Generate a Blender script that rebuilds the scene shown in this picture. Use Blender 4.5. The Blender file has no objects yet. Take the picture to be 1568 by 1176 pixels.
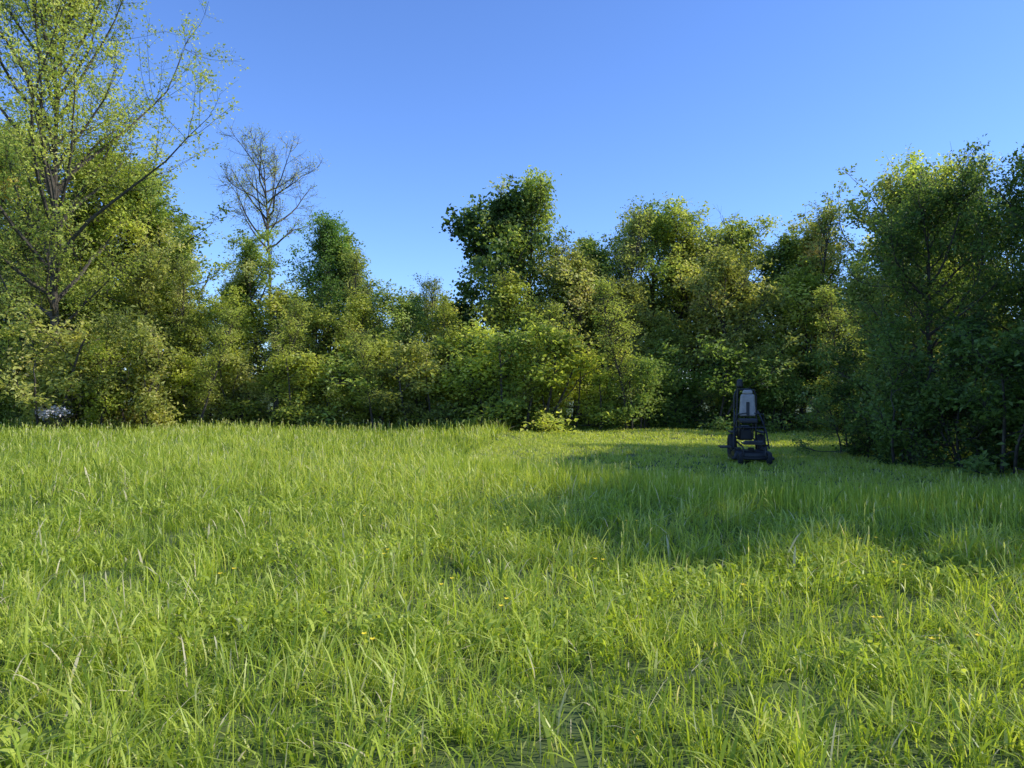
import bpy, math, numpy as np
from mathutils import Vector, Matrix
import bmesh
scene=bpy.context.scene
scene.view_settings.view_transform='Standard'
scene.view_settings.look='None'
scene.view_settings.exposure=0
R=math.radians
# ------------------------------------------------------------ light
SUN_EL=37.0; SUN_AZ=92.0   # azimuth clockwise from +Y (view direction)
world=bpy.data.worlds.new("World"); scene.world=world; world.use_nodes=True
nt=world.node_tree; nt.nodes.clear()
sky=nt.nodes.new('ShaderNodeTexSky'); sky.sky_type='NISHITA'; sky.sun_disc=False
sky.sun_elevation=R(SUN_EL); sky.sun_rotation=R(SUN_AZ); sky.altitude=400
sky.air_density=1.0; sky.dust_density=0.2; sky.ozone_density=2.5
tint=nt.nodes.new('ShaderNodeMix'); tint.data_type='RGBA'; tint.blend_type='MULTIPLY'; tint.inputs[0].default_value=1; tint.inputs[7].default_value=(0.93,1.19,1.74,1)
bg=nt.nodes.new('ShaderNodeBackground'); bg.inputs[1].default_value=0.15
wo=nt.nodes.new('ShaderNodeOutputWorld')
nt.links.new(sky.outputs[0],tint.inputs[6]); nt.links.new(tint.outputs[2],bg.inputs[0]); nt.links.new(bg.outputs[0],wo.inputs[0])
sl=bpy.data.lights.new("sun",'SUN'); sl.energy=5.0; sl.angle=R(0.53); sl.color=(1,0.94,0.8)
so=bpy.data.objects.new("sun",sl); scene.collection.objects.link(so)
sd=Vector((math.sin(R(SUN_AZ))*math.cos(R(SUN_EL)),math.cos(R(SUN_AZ))*math.cos(R(SUN_EL)),math.sin(R(SUN_EL))))
so.rotation_euler=sd.to_track_quat('Z','Y').to_euler(); so.location=(30,10,30)
# ------------------------------------------------------------ camera
cam=bpy.data.cameras.new("camera"); cam.lens=26.2; cam.sensor_width=36; cam.clip_end=5000; cam.clip_start=0.05
co=bpy.data.objects.new("camera",cam); scene.collection.objects.link(co)
co.location=(0,0,1.6); co.rotation_euler=(R(90.3),0,0); scene.camera=co

# ------------------------------------------------------------ materials
def newmat(name):
    m=bpy.data.materials.new(name); m.use_nodes=True; m.node_tree.nodes.clear(); return m,m.node_tree
def N(nt,t,**kw):
    n=nt.nodes.new(t)
    for k,v in kw.items(): setattr(n,k,v)
    return n
def ramp(nt,stops):
    r=N(nt,'ShaderNodeValToRGB'); e=r.color_ramp.elements
    e[0].position=stops[0][0]; e[0].color=(*stops[0][1],1)
    e[1].position=stops[-1][0]; e[1].color=(*stops[-1][1],1)
    for p,c in stops[1:-1]:
        x=e.new(p); x.color=(*c,1)
    return r
def leaf_like(name,stops,trans=0.45,transtint=(1.25,1.3,0.55),use_objcol=True,rough=0.5,spec=0.35):
    m,nt=newmat(name)
    at=N(nt,'ShaderNodeAttribute',attribute_name='v')
    rp=ramp(nt,stops); nt.links.new(at.outputs['Fac'],rp.inputs[0]); col=rp.outputs[0]
    if use_objcol:
        oi=N(nt,'ShaderNodeObjectInfo'); mx=N(nt,'ShaderNodeMix',data_type='RGBA',blend_type='MULTIPLY')
        mx.inputs[0].default_value=1; nt.links.new(col,mx.inputs[6]); nt.links.new(oi.outputs['Color'],mx.inputs[7]); col=mx.outputs[2]
    pb=N(nt,'ShaderNodeBsdfPrincipled'); pb.inputs['Roughness'].default_value=rough; pb.inputs['Specular IOR Level'].default_value=spec
    nt.links.new(col,pb.inputs['Base Color'])
    tm=N(nt,'ShaderNodeMix',data_type='RGBA',blend_type='MULTIPLY'); tm.inputs[0].default_value=1
    nt.links.new(col,tm.inputs[6]); tm.inputs[7].default_value=(*transtint,1)
    tr=N(nt,'ShaderNodeBsdfTranslucent'); nt.links.new(tm.outputs[2],tr.inputs[0])
    ms=N(nt,'ShaderNodeMixShader'); ms.inputs[0].default_value=trans
    nt.links.new(pb.outputs[0],ms.inputs[1]); nt.links.new(tr.outputs[0],ms.inputs[2])
    o=N(nt,'ShaderNodeOutputMaterial'); nt.links.new(ms.outputs[0],o.inputs[0]); return m
LEAF=leaf_like("leaf",[(0,(0.15,0.20,0.04)),(0.3,(0.32,0.38,0.075)),(0.6,(0.55,0.60,0.13)),(0.85,(0.70,0.72,0.2)),(1,(0.72,0.66,0.3))],trans=0.5,transtint=(1.3,1.3,0.75))
GRASS=leaf_like("grass_blade",[(0,(0.15,0.23,0.03)),(0.45,(0.40,0.50,0.06)),(0.85,(0.60,0.66,0.12)),(0.95,(0.68,0.68,0.26)),(1,(0.74,0.65,0.42))],trans=0.48,transtint=(1.35,1.32,0.6),use_objcol=False,rough=0.42,spec=0.4)
def simple(name,c1,c2,scale=6,rough=0.7,metal=0,bump=0.0):
    m,nt=newmat(name)
    tc=N(nt,'ShaderNodeTexCoord'); no=N(nt,'ShaderNodeTexNoise'); no.inputs['Scale'].default_value=scale; no.inputs['Detail'].default_value=6
    nt.links.new(tc.outputs['Object'],no.inputs[0])
    rp=ramp(nt,[(0.3,c1),(0.7,c2)]); nt.links.new(no.outputs[0],rp.inputs[0])
    pb=N(nt,'ShaderNodeBsdfPrincipled'); pb.inputs['Roughness'].default_value=rough; pb.inputs['Metallic'].default_value=metal
    nt.links.new(rp.outputs[0],pb.inputs['Base Color'])
    if bump:
        b=N(nt,'ShaderNodeBump'); b.inputs['Strength'].default_value=bump; nt.links.new(no.outputs[0],b.inputs['Height']); nt.links.new(b.outputs[0],pb.inputs['Normal'])
    o=N(nt,'ShaderNodeOutputMaterial'); nt.links.new(pb.outputs[0],o.inputs[0]); return m
BARK=simple("bark",(0.035,0.028,0.02),(0.10,0.085,0.065),scale=9,rough=0.9,bump=0.5)
SOIL=simple("meadow_soil",(0.05,0.075,0.016),(0.10,0.14,0.03),scale=0.8,rough=1)

# ------------------------------------------------------------ mesh helper
def build(name,verts,sizes,loops,mats,matidx=None,attrs={},smooth=False):
    me=bpy.data.meshes.new(name); nv=len(verts)
    me.vertices.add(nv); me.vertices.foreach_set('co',np.ascontiguousarray(verts,dtype=np.float32).ravel())
    me.loops.add(len(loops)); me.loops.foreach_set('vertex_index',np.ascontiguousarray(loops,dtype=np.int32))
    starts=np.concatenate([[0],np.cumsum(sizes)[:-1]]).astype(np.int32)
    me.polygons.add(len(sizes)); me.polygons.foreach_set('loop_start',starts)
    for m in mats: me.materials.append(m)
    if matidx is not None: me.polygons.foreach_set('material_index',np.ascontiguousarray(matidx,dtype=np.int32))
    me.update(calc_edges=True)
    me.polygons.foreach_set('use_smooth',np.full(len(sizes),smooth))
    for k,a in attrs.items():
        at=me.attributes.new(k,'FLOAT','POINT'); at.data.foreach_set('value',np.ascontiguousarray(a,dtype=np.float32))
    return me
def addobj(name,me,loc=(0,0,0),rz=0,sc=(1,1,1),col=None,parent=None):
    o=bpy.data.objects.new(name,me); scene.collection.objects.link(o)
    o.location=loc; o.rotation_euler=(0,0,rz); o.scale=sc
    if col: o.color=(*col,1)
    if parent: o.parent=parent
    return o

# ------------------------------------------------------------ ground
def gz(x,y):
    return 0.05*np.sin(x*0.31+1)*np.cos(y*0.23)+0.03*np.sin(x*0.83+y*0.6)
xs=np.concatenate([[-2500,-800,-200,-90],np.linspace(-50,50,101),[90,200,800,2500]])
ys=np.concatenate([[-2500,-800,-200,-60],np.linspace(-20,70,91),[120,300,900,2500]])
X,Y=np.meshgrid(xs,ys); Z=gz(X,Y)*np.clip(1-(np.maximum(abs(X),abs(Y-20))-45)/20,0,1)
V=np.stack([X.ravel(),Y.ravel(),Z.ravel()],1); nx=len(xs); ny=len(ys)
i,j=np.meshgrid(np.arange(nx-1),np.arange(ny-1)); a=(j*nx+i).ravel()
Q=np.stack([a,a+1,a+nx+1,a+nx],1)
addobj("ground",build("ground",V,np.full(len(Q),4),Q.ravel(),[SOIL],smooth=True))

# ------------------------------------------------------------ grass
rng=np.random.default_rng(7)
def fnoise(x,y,s,seed):
    r=np.random.default_rng(seed); out=np.zeros_like(x); 
    for k in range(7):
        a=r.uniform(0,6.28); f=s*r.uniform(0.6,1.9); out+=np.sin((x*np.cos(a)+y*np.sin(a))*f+r.uniform(0,6.28)+1.5*np.sin((x*np.sin(a)-y*np.cos(a))*f*0.5))
    return out/4.0
def mown(x,y):
    e=np.interp(x,[-1.6,-1.0,4,11],[40,14.6,10.8,9.8])+0.35*np.sin(x*2.1)
    return (y>e)&(x>-1.6+(y-14)*0.12)
P=[];H=[];W=[];L=[];B=[];VV=[];
rings=[(1.2,5,200,8,.0078),(5,9,112,8,.0095),(9,15,62,8,.012),(15,22,38,8,.0145),(22,36,20,8,.02)]
for y0,y1,dens,nb,w in rings:
    wid=0.85*y1+3; area=2*wid*(y1-y0); n=int(area*dens)
    tx=rng.uniform(-wid,wid,n); ty=rng.uniform(y0,y1,n)
    k=np.abs(tx)<0.85*ty+2.6; tx=tx[k]; ty=ty[k]
    # the cut strip is a closer, finer sward
    m_=mown(tx,ty); ex=tx[m_]; ey=ty[m_]; tx=np.concatenate([tx,ex+rng.normal(0,.1,len(ex))]); ty=np.concatenate([ty,ey+rng.normal(0,.1,len(ey))]); n=len(tx)
    mk=mown(tx,ty)
    big=fnoise(tx,ty,0.55,3); mid=fnoise(tx,ty,2.4,4); sm=fnoise(tx,ty,7,5)
    hh=0.16+0.045*big+0.06*mid+0.065*sm+0.012*np.clip(ty-4,0,12)+rng.normal(0,0.055,n)
    hh=np.clip(hh,0.05,0.6); hh=np.where(mk,0.10+0.012*mid,hh)
    tv=0.45+0.13*big+0.18*mid+0.17*sm+rng.normal(0,0.17,n)
    tv=tv-0.12*np.clip((-tx-3)/10,0,1)*np.clip((ty-9)/10,0,1)
    tv=np.where(mk,0.72+0.08*mid,tv)  # cut strip coloured paler and yellower so that it looks sunlit
    tl=3.0*mid+rng.uniform(0,6.283,n)
    tx=np.repeat(tx,nb); ty=np.repeat(ty,nb); hh=np.repeat(hh,nb); tv=np.repeat(tv,nb); mk=np.repeat(mk,nb); tl=np.repeat(tl,nb)
    n=len(tx); ang=rng.uniform(0,6.283,n); rr=np.abs(rng.normal(0,0.04,n))*(1+ty*0.08)
    px=tx+rr*np.cos(ang); py=ty+rr*np.sin(ang)
    h=hh*rng.uniform(0.45,1.5,n)
    bend=rng.uniform(0.15,1.35,n)
    la=np.where(rng.random(n)<0.5,tl+rng.normal(0,0.6,n),ang+rng.normal(0,0.8,n))
    ww=w*rng.uniform(0.4,1.5,n)*np.where(rng.random(n)<0.1,1.8,1)
    v=np.clip(tv+rng.normal(0,0.17,n),0,0.93); v=np.where(rng.random(n)<0.03,1.0,v)
    P.append(np.stack([px,py,gz(px,py)-0.01],1));H.append(h);W.append(ww);L.append(la);B.append(bend);VV.append(v)
# upright flowering stalks with pale seed heads
n=16000; px=rng.uniform(-28,22,n); py=rng.uniform(2.6,30,n)
k=(np.abs(px)<0.85*py+2)&(~mown(px,py)); 
edge=np.abs(py-np.interp(px,[-1.0,4,11],[14.3,10.6,9.6]))<3
k&=(rng.random(n)<0.3+0.35*np.clip(fnoise(px,py,0.8,12),0,1))|(edge&(px>-1)); px=px[k];py=py[k];n=len(px)
h=rng.uniform(0.24,0.48,n)+0.006*np.clip(py,0,12); z=gz(px,py)
P.append(np.stack([px,py,z],1));H.append(h);W.append(0.003+py*0.0005);L.append(rng.uniform(0,6.28,n));B.append(np.zeros(n));VV.append(rng.uniform(.5,.9,n))
for q in range(3):
    P.append(np.stack([px,py,z+h*(0.72+0.09*q)],1));H.append(rng.uniform(0.05,0.08,n));W.append(0.006+py*0.0007);L.append(rng.uniform(0,6.28,n));B.append(rng.uniform(0.1,.6,n));VV.append(rng.uniform(.88,1,n))
# extra tall blades at the uncut edge
n=14000; px=rng.uniform(-1.5,12,n); py=np.interp(px,[-1.0,4,11],[14.2,10.4,9.4])-np.abs(rng.normal(0,0.9,n))
P.append(np.stack([px,py,gz(px,py)],1));H.append(rng.uniform(0.2,0.48,n));W.append(np.full(n,.010));L.append(rng.uniform(0,6.28,n));B.append(rng.uniform(0.05,.5,n));VV.append(rng.uniform(.3,.8,n))
# low broad leaves (plantain, dock, clover) in patches
n=80000; px=rng.uniform(-10,10,n); py=rng.uniform(1.5,10,n)
k=(fnoise(px,py,1.6,9)>0.2)&(np.abs(px)<0.85*py+1); px=px[k];py=py[k];n=len(px)
P.append(np.stack([px,py,gz(px,py)+rng.uniform(0.02,0.16,n)],1));H.append(rng.uniform(0.04,0.1,n));W.append(rng.uniform(0.012,0.03,n));L.append(rng.uniform(0,6.28,n));B.append(rng.uniform(.8,1.6,n));VV.append(rng.uniform(.2,.8,n))
P=np.concatenate(P);H=np.concatenate(H);W=np.concatenate(W);L=np.concatenate(L);B=np.concatenate(B);VV=np.concatenate(VV)
n=len(P); ld=np.stack([np.cos(L),np.sin(L),np.zeros(n)],1)
tw=L+math.pi/2+rng.normal(0,0.7,n); wd=np.stack([np.cos(tw),np.sin(tw),np.zeros(n)],1)
vs=[]
for s,ws in ((0,0.7),(0.4,1.0),(0.78,0.75),(1,0)):
    c=P+np.array([0,0,1])*(H*(s-0.42*B*s**2.2))[:,None]+ld*(H*B*0.85*s**1.8)[:,None]
    if ws>0: vs+= [c-wd*(W*ws/2)[:,None], c+wd*(W*ws/2)[:,None]]
    else: vs.append(c)
V=np.stack(vs,1).reshape(-1,3)
pat=np.array([0,1,3,2, 2,3,5,4, 4,5,6]); lo=(np.arange(n)[:,None]*7+pat[None]).ravel()
addobj("meadow_grass",build("meadow_grass",V,np.tile([4,4,3],n),lo,[GRASS],attrs={'v':np.repeat(VV,7)}))
print("blades",n)

# ------------------------------------------------------------ tree generator
UP=np.array([0,0,1.0])
def unit(v): return v/(np.linalg.norm(v)+1e-9)
class Tree:
    def __init__(s,seed):
        s.r=np.random.default_rng(seed); s.V=[];s.F=[];s.nv=0;s.lp=[];s.lv=[]
    def tube(s,pts,rad,k):
        pts=np.array(pts); m=len(pts); t=np.gradient(pts,axis=0); t/=np.linalg.norm(t,axis=1)[:,None]+1e-9
        ref=np.array([1,0,0]) if abs(t[0][0])<0.8 else np.array([0,1,0])
        u=np.cross(t,ref); u/=np.linalg.norm(u,axis=1)[:,None]+1e-9; w=np.cross(t,u)
        a=np.arange(k)*2*math.pi/k
        ring=pts[:,None]+np.array(rad)[:,None,None]*(u[:,None]*np.cos(a)[None,:,None]+w[:,None]*np.sin(a)[None,:,None])
        s.V.append(ring.reshape(-1,3))
        ii=np.arange(m-1)[:,None]*k; jj=np.arange(k)[None]; j2=(jj+1)%k
        q=np.stack([ii+jj,ii+j2,ii+k+j2,ii+k+jj],-1).reshape(-1,4)+s.nv
        s.F.append(q); s.nv+=m*k
    def grow(s,p,d,length,r0,r1,nseg,wob,up,k):
        pts=[np.array(p,float)]; d=unit(np.array(d,float)); st=length/nseg
        for i in range(nseg):
            d=unit(d+s.r.normal(0,wob,3)+UP*up); pts.append(pts[-1]+d*st)
        pts=np.array(pts); s.tube(pts,np.linspace(r0,r1,nseg+1),k); return pts
    def leaves(s,pts,n,spread,val):
        t=s.r.random(n)**0.7*(len(pts)-1); i=np.minimum(t.astype(int),len(pts)-2); f=(t-i)[:,None]
        c=pts[i]*(1-f)+pts[i+1]*f+s.r.normal(0,1,(n,3))*np.array([spread,spread,spread*0.6])
        s.lp.append(c); s.lv.append(np.clip(val+s.r.normal(0,0.13,n),0,1))
    def finish(s,name,lsize,aspect=0.6,flat=0.8):
        bv=np.concatenate(s.V); bf=np.concatenate(s.F)
        c=np.concatenate(s.lp); v=np.concatenate(s.lv); n=len(c)
        k=c[:,2]>0.05; c=c[k];v=v[k];n=len(c)
        nrm=s.r.normal(0,1,(n,3))*flat+np.array([0,0,1.0]); nrm/=np.linalg.norm(nrm,axis=1)[:,None]
        a=s.r.normal(0,1,(n,3)); a-=nrm*(a*nrm).sum(1)[:,None]; a/=np.linalg.norm(a,axis=1)[:,None]; b=np.cross(nrm,a)
        L=(lsize*s.r.uniform(0.55,1.3,n))[:,None]
        q=np.stack([c,c+a*L*0.45+b*L*aspect*0.5+nrm*L*0.12,c+a*L-nrm*L*0.1,c+a*L*0.45-b*L*aspect*0.5+nrm*L*0.12],1).reshape(-1,3)
        lf=np.arange(n*4).reshape(-1,4)+len(bv)
        V=np.concatenate([bv,q]); F=np.concatenate([bf,lf]); mi=np.concatenate([np.zeros(len(bf)),np.ones(n)]); av=np.concatenate([np.zeros(len(bv)),np.repeat(v,4)])
        print(name,len(F))
        return build(name,V,np.full(len(F),4),F.ravel(),[BARK,LEAF],mi,{'v':av})
def profile(kind,t):
    if kind=='round': return math.sqrt(max(0.02,1-(2*t-0.85)**2/1.45))
    if kind=='cone': return 1.05-0.85*t
    if kind=='vase': return 0.45+0.75*t if t<0.75 else 1.0-(t-0.75)*1.8
    return 1
def tree(name,seed,H,Rr,cb,limbs,subs,twigs,nl,lsize,kind='round',trunk=0.16,elev=(15,60),spread=0.16,stems=1,twlen=0.55,aspect=0.6,wob=0.16,drop=0.0,flat=0.8,sk=0.15,tw=0.05,lv=0.25):
    T=Tree(seed); r=T.r
    for st in range(stems):
        az0=r.uniform(0,6.28); off=np.array([math.cos(az0),math.sin(az0),0])*(0 if stems==1 else r.uniform(0.1,0.5*Rr))
        Hs=H*(1 if st==0 else r.uniform(0.6,0.95)); d0=UP+ (off*0.35 if stems>1 else r.normal(0,0.04,3))
        tp=T.grow(off-UP*0.15,d0,Hs*0.93,trunk,0.02,12,tw,0.03,8 if trunk>0.1 else 5)
        nlm=max(3,limbs//stems); az=r.uniform(0,6.28)
        for li in range(nlm):
            t=(li+r.random())/nlm; tt=cb+(1-cb)*t; az+=2.4+r.normal(0,0.35)
            f=tt*12; i=min(int(f),11); p=tp[i]*(1-(f-i))+tp[i+1]*(f-i)
            el=R(elev[0]+(elev[1]-elev[0])*t+r.normal(0,9)); ln=Rr*profile(kind,t)*(1+r.uniform(-1.5,1.3)*lv)*(0.75 if stems>1 else 1)
            d=np.array([math.cos(az)*math.cos(el),math.sin(az)*math.cos(el),math.sin(el)])
            r0=min(trunk*0.5,0.012+0.017*ln)*(1-0.4*t)
            lp=T.grow(p,d,ln,r0,0.008,7,wob,0.07,5)
            cv=r.normal(0.44,0.22)
            for si in range(subs):
                q=r.uniform(0.2,1.0); f=q*7; i2=min(int(f),6); p2=lp[i2]*(1-(f-i2))+lp[i2+1]*(f-i2)
                dd=unit(lp[i2+1]-lp[i2]); d2=unit(dd+r.normal(0,0.65,3)*np.array([1,1,0.7])+UP*0.1)
                sp=T.grow(p2,d2,max(0.3,ln*r.uniform(0.22,0.45)*(1.2-0.6*q)),0.012,0.005,4,wob,0.08-drop,3)
                cv2=cv+r.normal(0,0.1)
                skip=r.random()<sk
                for ti in range(twigs):
                    f=r.uniform(0.8,4); i3=min(int(f),3); p3=sp[i3]*(1-(f-i3))+sp[i3+1]*(f-i3)
                    d3=unit(unit(sp[i3+1]-sp[i3])+r.normal(0,0.8,3))
                    tpn=T.grow(p3,d3,twlen*r.uniform(0.5,1.3),0.0055,0.003,2,0.2,0.03-drop,3)
                    if nl and not skip: T.leaves(tpn,max(1,int(nl*r.uniform(0.5,1.5))),spread,cv2)
    return T.finish(name,lsize,aspect,flat)
dense=[tree("t_dense%d"%i,100+i,10,(3.0,2.8,3.2,3.3)[i],0.12,34,8,5,12,0.155,spread=0.13,elev=((10,72),(15,72),(5,60),(10,75))[i],kind=('round','vase','round','cone')[i],wob=0.22,lv=0.35,sk=.18) for i in range(4)]
mids=[tree("t_mid%d"%i,200+i,6,2.1,0.06,24,7,5,12,0.14,spread=0.13,trunk=0.08,elev=(5,68),wob=0.24,lv=0.35,kind=('round','vase','cone')[i],sk=.2) for i in range(3)]
shr=[tree("t_shrub%d"%i,300+i,3.2,1.8,0.03,26,6,4,14,0.13,spread=0.13,trunk=0.04,stems=5,elev=(0,60),twlen=0.45,wob=0.22,lv=0.4,kind=('round','vase','cone')[i]) for i in range(3)]
thin=[tree("t_thin%d"%i,400+i,9.5,2.0,0.25,26,7,6,6,0.12,kind='vase',elev=(45,70),spread=0.12,trunk=0.09,twlen=0.6) for i in range(2)]
maple=tree("t_maple",500,10.2,2.7,0.15,32,7,5,14,0.22,kind='round',spread=0.2,aspect=0.9,elev=(30,70),lv=.3)
dome=tree("t_dome",520,10.2,3.3,0.15,44,8,5,12,0.155,kind='round',spread=0.15,elev=(10,62),lv=.15,sk=.08)
near=[tree("t_near%d"%i,600+i,7.6,3.0,0.03,38,9,6,16,0.115,spread=0.15,trunk=0.13,elev=(0,60),lv=.3) for i in range(2)]
ash=tree("t_ash",703,17,7.4,0.22,40,14,8,10,0.13,kind='round',trunk=0.2,elev=(30,70),spread=0.13,twlen=0.8,wob=0.12,sk=0.1,tw=0.035)
bare=tree("t_bare",806,13.0,3.1,0.66,20,10,8,3,0.09,kind='round',trunk=0.13,elev=(28,60),spread=0.09,twlen=0.5,wob=0.17)
G=lambda a,b,c:(a,b,c)
rr=np.random.default_rng(58)
cols=[G(1,1,1),G(1.06,1.02,0.9),G(0.78,0.88,0.9),G(1.1,1.1,0.9),G(0.6,0.72,0.75),G(1.0,0.93,1.15)]
def put(name,me,x,y,H,base,col,w=1.0,rz=None,asym=0.0):
    s=H/base; a=1+rr.uniform(-asym,asym)
    return addobj(name,me,(x,y,float(gz(np.array(x),np.array(y)))-0.05),rr.uniform(0,6.28) if rz is None else rz,(s*w*a,s*w/a,s),col)
C=lambda:cols[rr.integers(len(cols))]
DK=(0.45,0.66,0.7)
# tall row
rows=[(-30,36,14),(-27.3,36,14),(-25,35.5,12.4),(-22.8,36,13.4),(-20.3,36,12.8),(-18.8,35,11.8),(-17.2,35.5,11.4),(-15.4,35,9.4),(-13.4,35,7.0),(-11.6,34.5,8.0),(-9.6,35,9.0),
(-6.2,35,8.0),(-4.7,36,5.8),(-2.9,37,5.8),(3.3,34.6,9.1),(4.8,35,8.5),(6.0,34,9.6),(7.3,35,8.6),(8.4,34.3,9.2),(9.6,34.6,8.6),(10.8,34.6,9.2),(12.0,34,8.8),(13,34.6,8.6),(14.6,35,8.8)]
for k,(x,y,H) in enumerate(rows):
    put("deciduous_tree",dense[rr.integers(4)],x,y,H,10,C(),w=1.12)
put("deciduous_tree",dome,1.0,34,10.4,10.2,(0.85,0.92,0.9),0.95)
put("deciduous_tree",dome,-8.1,34.6,8.9,10.2,DK,0.9)
put("dark_maple_tree",maple,-1.4,33.6,10.1,10.2,(0.32,0.43,0.5),0.9)
for x,y,H in [(-3.8,36,6.8),(3.9,33,9.0),(5.6,35,9.9),(10.4,35,9.4),(-12.8,34,7.4),(-6.8,33.5,7.2),(8.8,33,8.4),(13.4,33,9.0),(2.2,32,8),(15.5,29,10.0),(-21,31.5,10),(-14.5,32,7)]:
    put("slender_tree",thin[rr.integers(2)],x,y,H,9.5,G(1.0,0.98,1.1))
# middle row
x=-28.0
while x<15:
    y=31.6+rr.uniform(-0.8,0.8)-1.2*(1/(1+math.exp(-(x+3)/2)))
    put("young_tree",mids[rr.integers(3)],x,y,rr.uniform(4.0,7.0)*(0.85 if -6.5<x<-1.5 else 1),6,C(),w=rr.uniform(.95,1.2),asym=.15); x+=rr.uniform(1.5,2.1)
# shrub row at the meadow edge
x=-29.0
while x<17:
    y=30.2+rr.uniform(-0.5,0.5)-2.6*(1/(1+math.exp(-(x+4)/1.5)))-(2.6 if x<-13 else 0)
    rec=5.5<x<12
    put("shrub",shr[rr.integers(3)],x,y+(1.4 if rec else 0),rr.uniform(1.7,4.0),3.2,(0.55,0.7,0.72) if rec else C(),rr.uniform(0.95,1.4),asym=.2)  # set-back shrubs tinted darker, the hollow's shadow put into their colour
    x+=rr.uniform(1.0,1.5)
for x,y,H in [(-12,28.5,4.5),(-9.3,28.8,5),(-5.2,27.8,3.8),(0.5,27,4.6),(4.2,27.2,5.2),(-22,27,4.2),(12.2,26.5,5)]:
    put("slender_tree",thin[rr.integers(2)],x,y,H,9.5,G(1.05,1.07,1.0),1.3)
# right-hand wood edge
for x,y,H,w in [(14.4,31,9.4,1),(16.4,30,10.2,1),(17.8,28,9.4,1),(20.5,25,10,1),(17.5,33,10.6,1)]:
    put("deciduous_tree",dense[rr.integers(4)],x,y,H,10,C(),w)
SHADE_TINT=(0.38,0.5,0.5)  # dark leaf tint, paints the shade on the right-hand trees and shrubs
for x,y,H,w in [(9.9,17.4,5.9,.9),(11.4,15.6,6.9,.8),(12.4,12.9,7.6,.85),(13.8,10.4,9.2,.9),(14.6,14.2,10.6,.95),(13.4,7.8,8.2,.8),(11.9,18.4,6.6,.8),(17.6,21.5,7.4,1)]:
    put("shade_tree",near[rr.integers(2)],x,y,H,7.6,SHADE_TINT,w)
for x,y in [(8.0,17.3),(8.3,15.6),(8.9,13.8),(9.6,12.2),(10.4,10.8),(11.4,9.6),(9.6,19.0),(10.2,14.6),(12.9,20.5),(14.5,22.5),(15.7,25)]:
    put("shrub",shr[rr.integers(3)],x,y,rr.uniform(1.9,2.9),3.2,SHADE_TINT,1.1)
put("ash_tree",ash,-17.2,28.3,17,17,(1.0,1.0,0.95),rz=0.0)
put("bare_tree",bare,-11.5,37,13.4,13.0,(0.95,0.95,1.0),rz=1.0)
# distant woodland behind
bgp=bpy.data.objects.new("distant_trees",None); scene.collection.objects.link(bgp)
x=-44.0
while x<40:
    H=rr.uniform(5.0,6.2)+(5 if x<-20 else 0)+(1.7 if x>2 else 0)
    o=put("woodland_tree",dense[rr.integers(4)],x,40.5+rr.uniform(-1,1),H,10,C(),1.3); o.parent=bgp; x+=rr.uniform(2.0,2.8)

# ------------------------------------------------------------ yellow meadow flowers
YEL=simple("petal_yellow",(0.8,0.6,0.02),(0.9,0.7,0.03),rough=0.5)
bm=bmesh.new()
for (x,y) in [(-0.93,6.0),(-0.1,4.6),(2.05,4.25),(2.3,3.9),(1.2,7.5),(-2.0,5.2),(0.6,9),(3.1,6.6),(-0.4,5.1),(0.7,5.6),(-1.6,7.7),(2.9,5.4),(-0.8,3.9),(1.5,5.0)]:
    for k in range(2):
        cx=x+rr.normal(0,.06); cy=y+rr.normal(0,.06); cz=rr.uniform(0.25,0.33)
        for p in range(5):
            a=p*1.2566; m=Matrix.Translation((cx,cy,cz))@Matrix.Rotation(a,4,'Z')
            vs=[bm.verts.new(m@Vector(q)) for q in ((0,0,0),(0.009,0.008,0.006),(0.021,0,0.01),(0.009,-0.008,0.006))]; bm.faces.new(vs)
        m=Matrix.Translation((cx,cy,0)); vs=[bm.verts.new(m@Vector(q)) for q in ((-.001,0,0),(.001,0,0),(.001,0,cz),(-.001,0,cz))]; bm.faces.new(vs)
me=bpy.data.meshes.new("buttercups"); bm.to_mesh(me); me.materials.append(YEL); addobj("buttercup_flowers",me)

# ------------------------------------------------------------ white blossom in the bushes at left
WH=simple("white_petal",(0.6,0.52,0.53),(0.8,0.74,0.74),scale=5,rough=0.7)
T=Tree(31)
for k in range(24):
    base=np.array([T.r.normal(0,0.12),T.r.normal(0,0.08),0]); tip=T.grow(base,UP+np.array([T.r.uniform(-.45,.45),T.r.normal(0,.15),0]),T.r.uniform(0.7,1.05),0.01,0.004,4,0.06,0,3)
    T.leaves(tip[-2:],13,0.06,0.5)
wm=T.finish("white_flowering_shrub",0.08,0.9); wm.materials[1]=WH
addobj("white_flowering_shrub",wm,(-15.7,25.6,0.0))

# ------------------------------------------------------------ riding lawn mower (nobody clearly visible on it)
BLK=simple("black_paint",(0.012,0.012,0.012),(0.022,0.022,0.022),rough=0.45)
RUB=simple("rubber",(0.015,0.015,0.015),(0.03,0.03,0.028),scale=30,rough=0.85)
MET=simple("steel",(0.25,0.25,0.24),(0.4,0.4,0.38),rough=0.4,metal=0.6)
GRY=simple("dark_grey_vinyl",(0.025,0.025,0.025),(0.045,0.045,0.045),rough=0.6)
SEAT=simple("grey_seat_vinyl",(0.34,0.30,0.27),(0.46,0.42,0.38),scale=10,rough=0.7)
mow=bpy.data.objects.new("riding_lawn_mower",None); scene.collection.objects.link(mow)
def part(name,bm,mat,parent,smooth=False,bev=0):
    me=bpy.data.meshes.new(name); bm.to_mesh(me); bm.free(); me.materials.append(mat)
    if smooth: me.polygons.foreach_set('use_smooth',np.ones(len(me.polygons),bool))
    o=addobj(name,me,parent=parent)
    if bev: b=o.modifiers.new('b','BEVEL'); b.width=bev; b.segments=3; b.limit_method='ANGLE'
    return o
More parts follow.
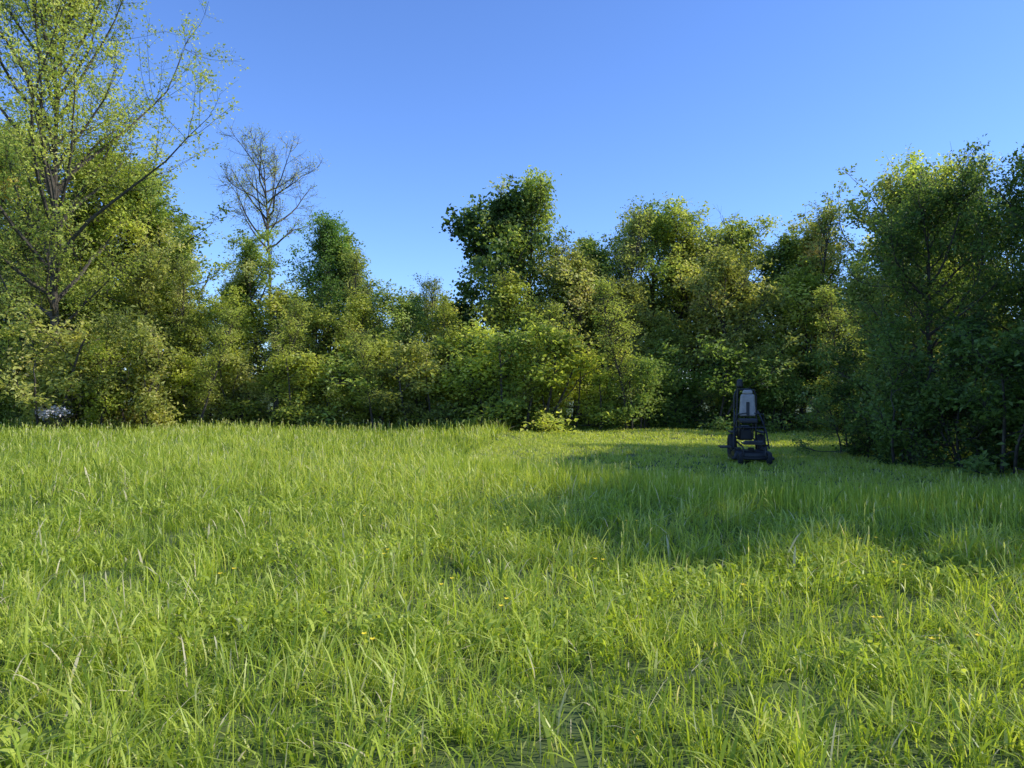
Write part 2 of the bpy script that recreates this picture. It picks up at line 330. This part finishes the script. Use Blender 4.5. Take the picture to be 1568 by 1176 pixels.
def box(name,c,s,mat,bev=0.02,rot=None,taper=1.0):
    bm=bmesh.new(); bmesh.ops.create_cube(bm,size=1)
    for v in bm.verts:
        if v.co.z>0: v.co.x*=taper; v.co.y*=taper
        v.co=Vector((v.co.x*s[0],v.co.y*s[1],v.co.z*s[2]))
    if rot: bmesh.ops.rotate(bm,verts=bm.verts,matrix=Matrix.Rotation(rot[0],3,rot[1]))
    bmesh.ops.translate(bm,verts=bm.verts,vec=c); return part(name,bm,mat,mow,bev=bev)
def wheel(name,c,r,w):
    prof=[(r*0.45,-w*.35),(r*.5,-w*.48),(r*.85,-w*.5),(r*.97,-w*.36),(r,-w*.15),(r,w*.15),(r*.97,w*.36),(r*.85,w*.5),(r*.5,w*.48),(r*.45,w*.35)]
    bm=bmesh.new(); n=28; rg=[]
    for i in range(n):
        a=i*2*math.pi/n; k=1.0 if i%2 else 0.965
        rg.append([bm.verts.new((c[0]+x,c[1]+math.cos(a)*q*(k if q>r*.9 else 1),c[2]+math.sin(a)*q*(k if q>r*.9 else 1))) for q,x in prof])
    for i in range(n):
        A=rg[i];Bq=rg[(i+1)%n]
        for j in range(len(prof)-1): bm.faces.new((A[j],A[j+1],Bq[j+1],Bq[j]))
    part(name,bm,RUB,mow,True)
    bm=bmesh.new(); bmesh.ops.create_cone(bm,cap_ends=True,segments=20,radius1=r*.47,radius2=r*.47,depth=w*.6)
    bmesh.ops.rotate(bm,verts=bm.verts,matrix=Matrix.Rotation(math.pi/2,3,'Y')); bmesh.ops.translate(bm,verts=bm.verts,vec=c); part(name+"_rim",bm,MET,mow)
def rod(name,pts,r,mat=BLK,parent=None):
    T=Tree(1); T.tube(np.array(pts,float),[r]*len(pts),8)
    me=build(name,np.concatenate(T.V),np.full(len(T.F[0]),4),T.F[0].ravel(),[mat],smooth=True); return addobj(name,me,parent=parent or mow)
# local frame: mower faces -Y (towards camera)
wheel("rear_wheel_1",(-0.32,0.45,0.28),0.28,0.17); wheel("rear_wheel_2",(0.32,0.45,0.28),0.28,0.17)
wheel("caster_wheel_1",(-0.3,-0.85,0.14),0.14,0.09); wheel("caster_wheel_2",(0.3,-0.85,0.14),0.14,0.09)
for s in(-1,1):
    rod("caster_fork",[(s*.3,-.85,.14),(s*.23,-.84,.2),(s*.23,-.8,.34),(s*.27,-.78,.4)],0.018)
    rod("front_frame_rail",[(s*.27,-.78,.4),(s*.25,-.5,.38),(s*.22,.1,.38),(s*.22,.7,.4)],0.022)
    box("fender_%d"%(s+2),(s*.33,.42,.6),(.13,.5,.04),BLK,.015)
    rod("lap_bar",[(s*.34,.1,.42),(s*.33,-.05,.75),(s*.28,-.22,1.0),(s*.08,-.24,1.03)],0.015,GRY)
    rod("side_frame",[(s*.38,-.35,.3),(s*.35,-.2,.62),(s*.29,.2,.92),(s*.26,.5,1.05)],0.018,BLK)
    rod("roll_bar_post",[(s*.24,.6,.4),(s*.25,.62,.9),(s*.245,.63,1.38),(s*.2,.63,1.5),(0,.63,1.52)],0.024)
    rod("seat_support",[(s*.14,.42,.45),(s*.15,.4,.8)],.02,BLK)
rod("mast",[(-.2,.55,.5),(-.19,.56,1.1),(-.17,.56,1.72)],0.026,BLK)
box("mast_head",(-.13,.56,1.65),(.17,.14,.2),BLK,.05,taper=.75)
box("mower_deck",(0,-.3,.19),(.84,.62,.15),BLK,.05,taper=.9)
box("deck_skirt",(0,-.3,.12),(.9,.68,.06),BLK,.02)
box("discharge_chute",(-.56,-.3,.33),(.26,.4,.03),BLK,.008)
rod("chute_hinge",[(-.44,-.5,.3),(-.44,-.1,.3)],.015,MET)
box("foot_platform",(0,-.55,.42),(.44,.42,.03),GRY,.01); box("footrest_bump",(0,-.73,.46),(.4,.06,.06),GRY,.02)
for s in(-1,0,1): box("deck_spindle_cover_%d"%(s+2),(s*.28,-.3,.29),(.13,.14,.06),GRY,.02)
box("engine",(0,.72,.53),(.34,.32,.24),GRY,.04,taper=.85); box("engine_shroud",(0,.72,.69),(.26,.26,.08),BLK,.03,taper=.8)
box("seat_cushion",(0,.22,.85),(.40,.44,.1),GRY,.04)
box("seat_back",(.03,.45,1.18),(.38,.12,.48),SEAT,.055,taper=.82)
box("seat_back_stripe",(.03,.383,1.1),(.07,.012,.3),GRY,.004)
box("head_rest",(.03,.45,1.465),(.24,.1,.09),SEAT,.035,taper=.85)
rod("rear_guard",[(-.25,.7,.4),(-.25,.95,.42),(.25,.95,.42),(.25,.7,.4)],.02)
rod("cross_bar",[(-.33,-.06,.72),(.33,-.06,.72)],.016,BLK)
for s in (-1,1):
    rod("headlight",[(s*.16,-.08,.7),(s*.16,-.12,.7)],.035,MET)
mow.location=(5.15,16.2,0.0); mow.rotation_euler=(0,0,R(-10)); mow.scale=(.96,1,1.03)
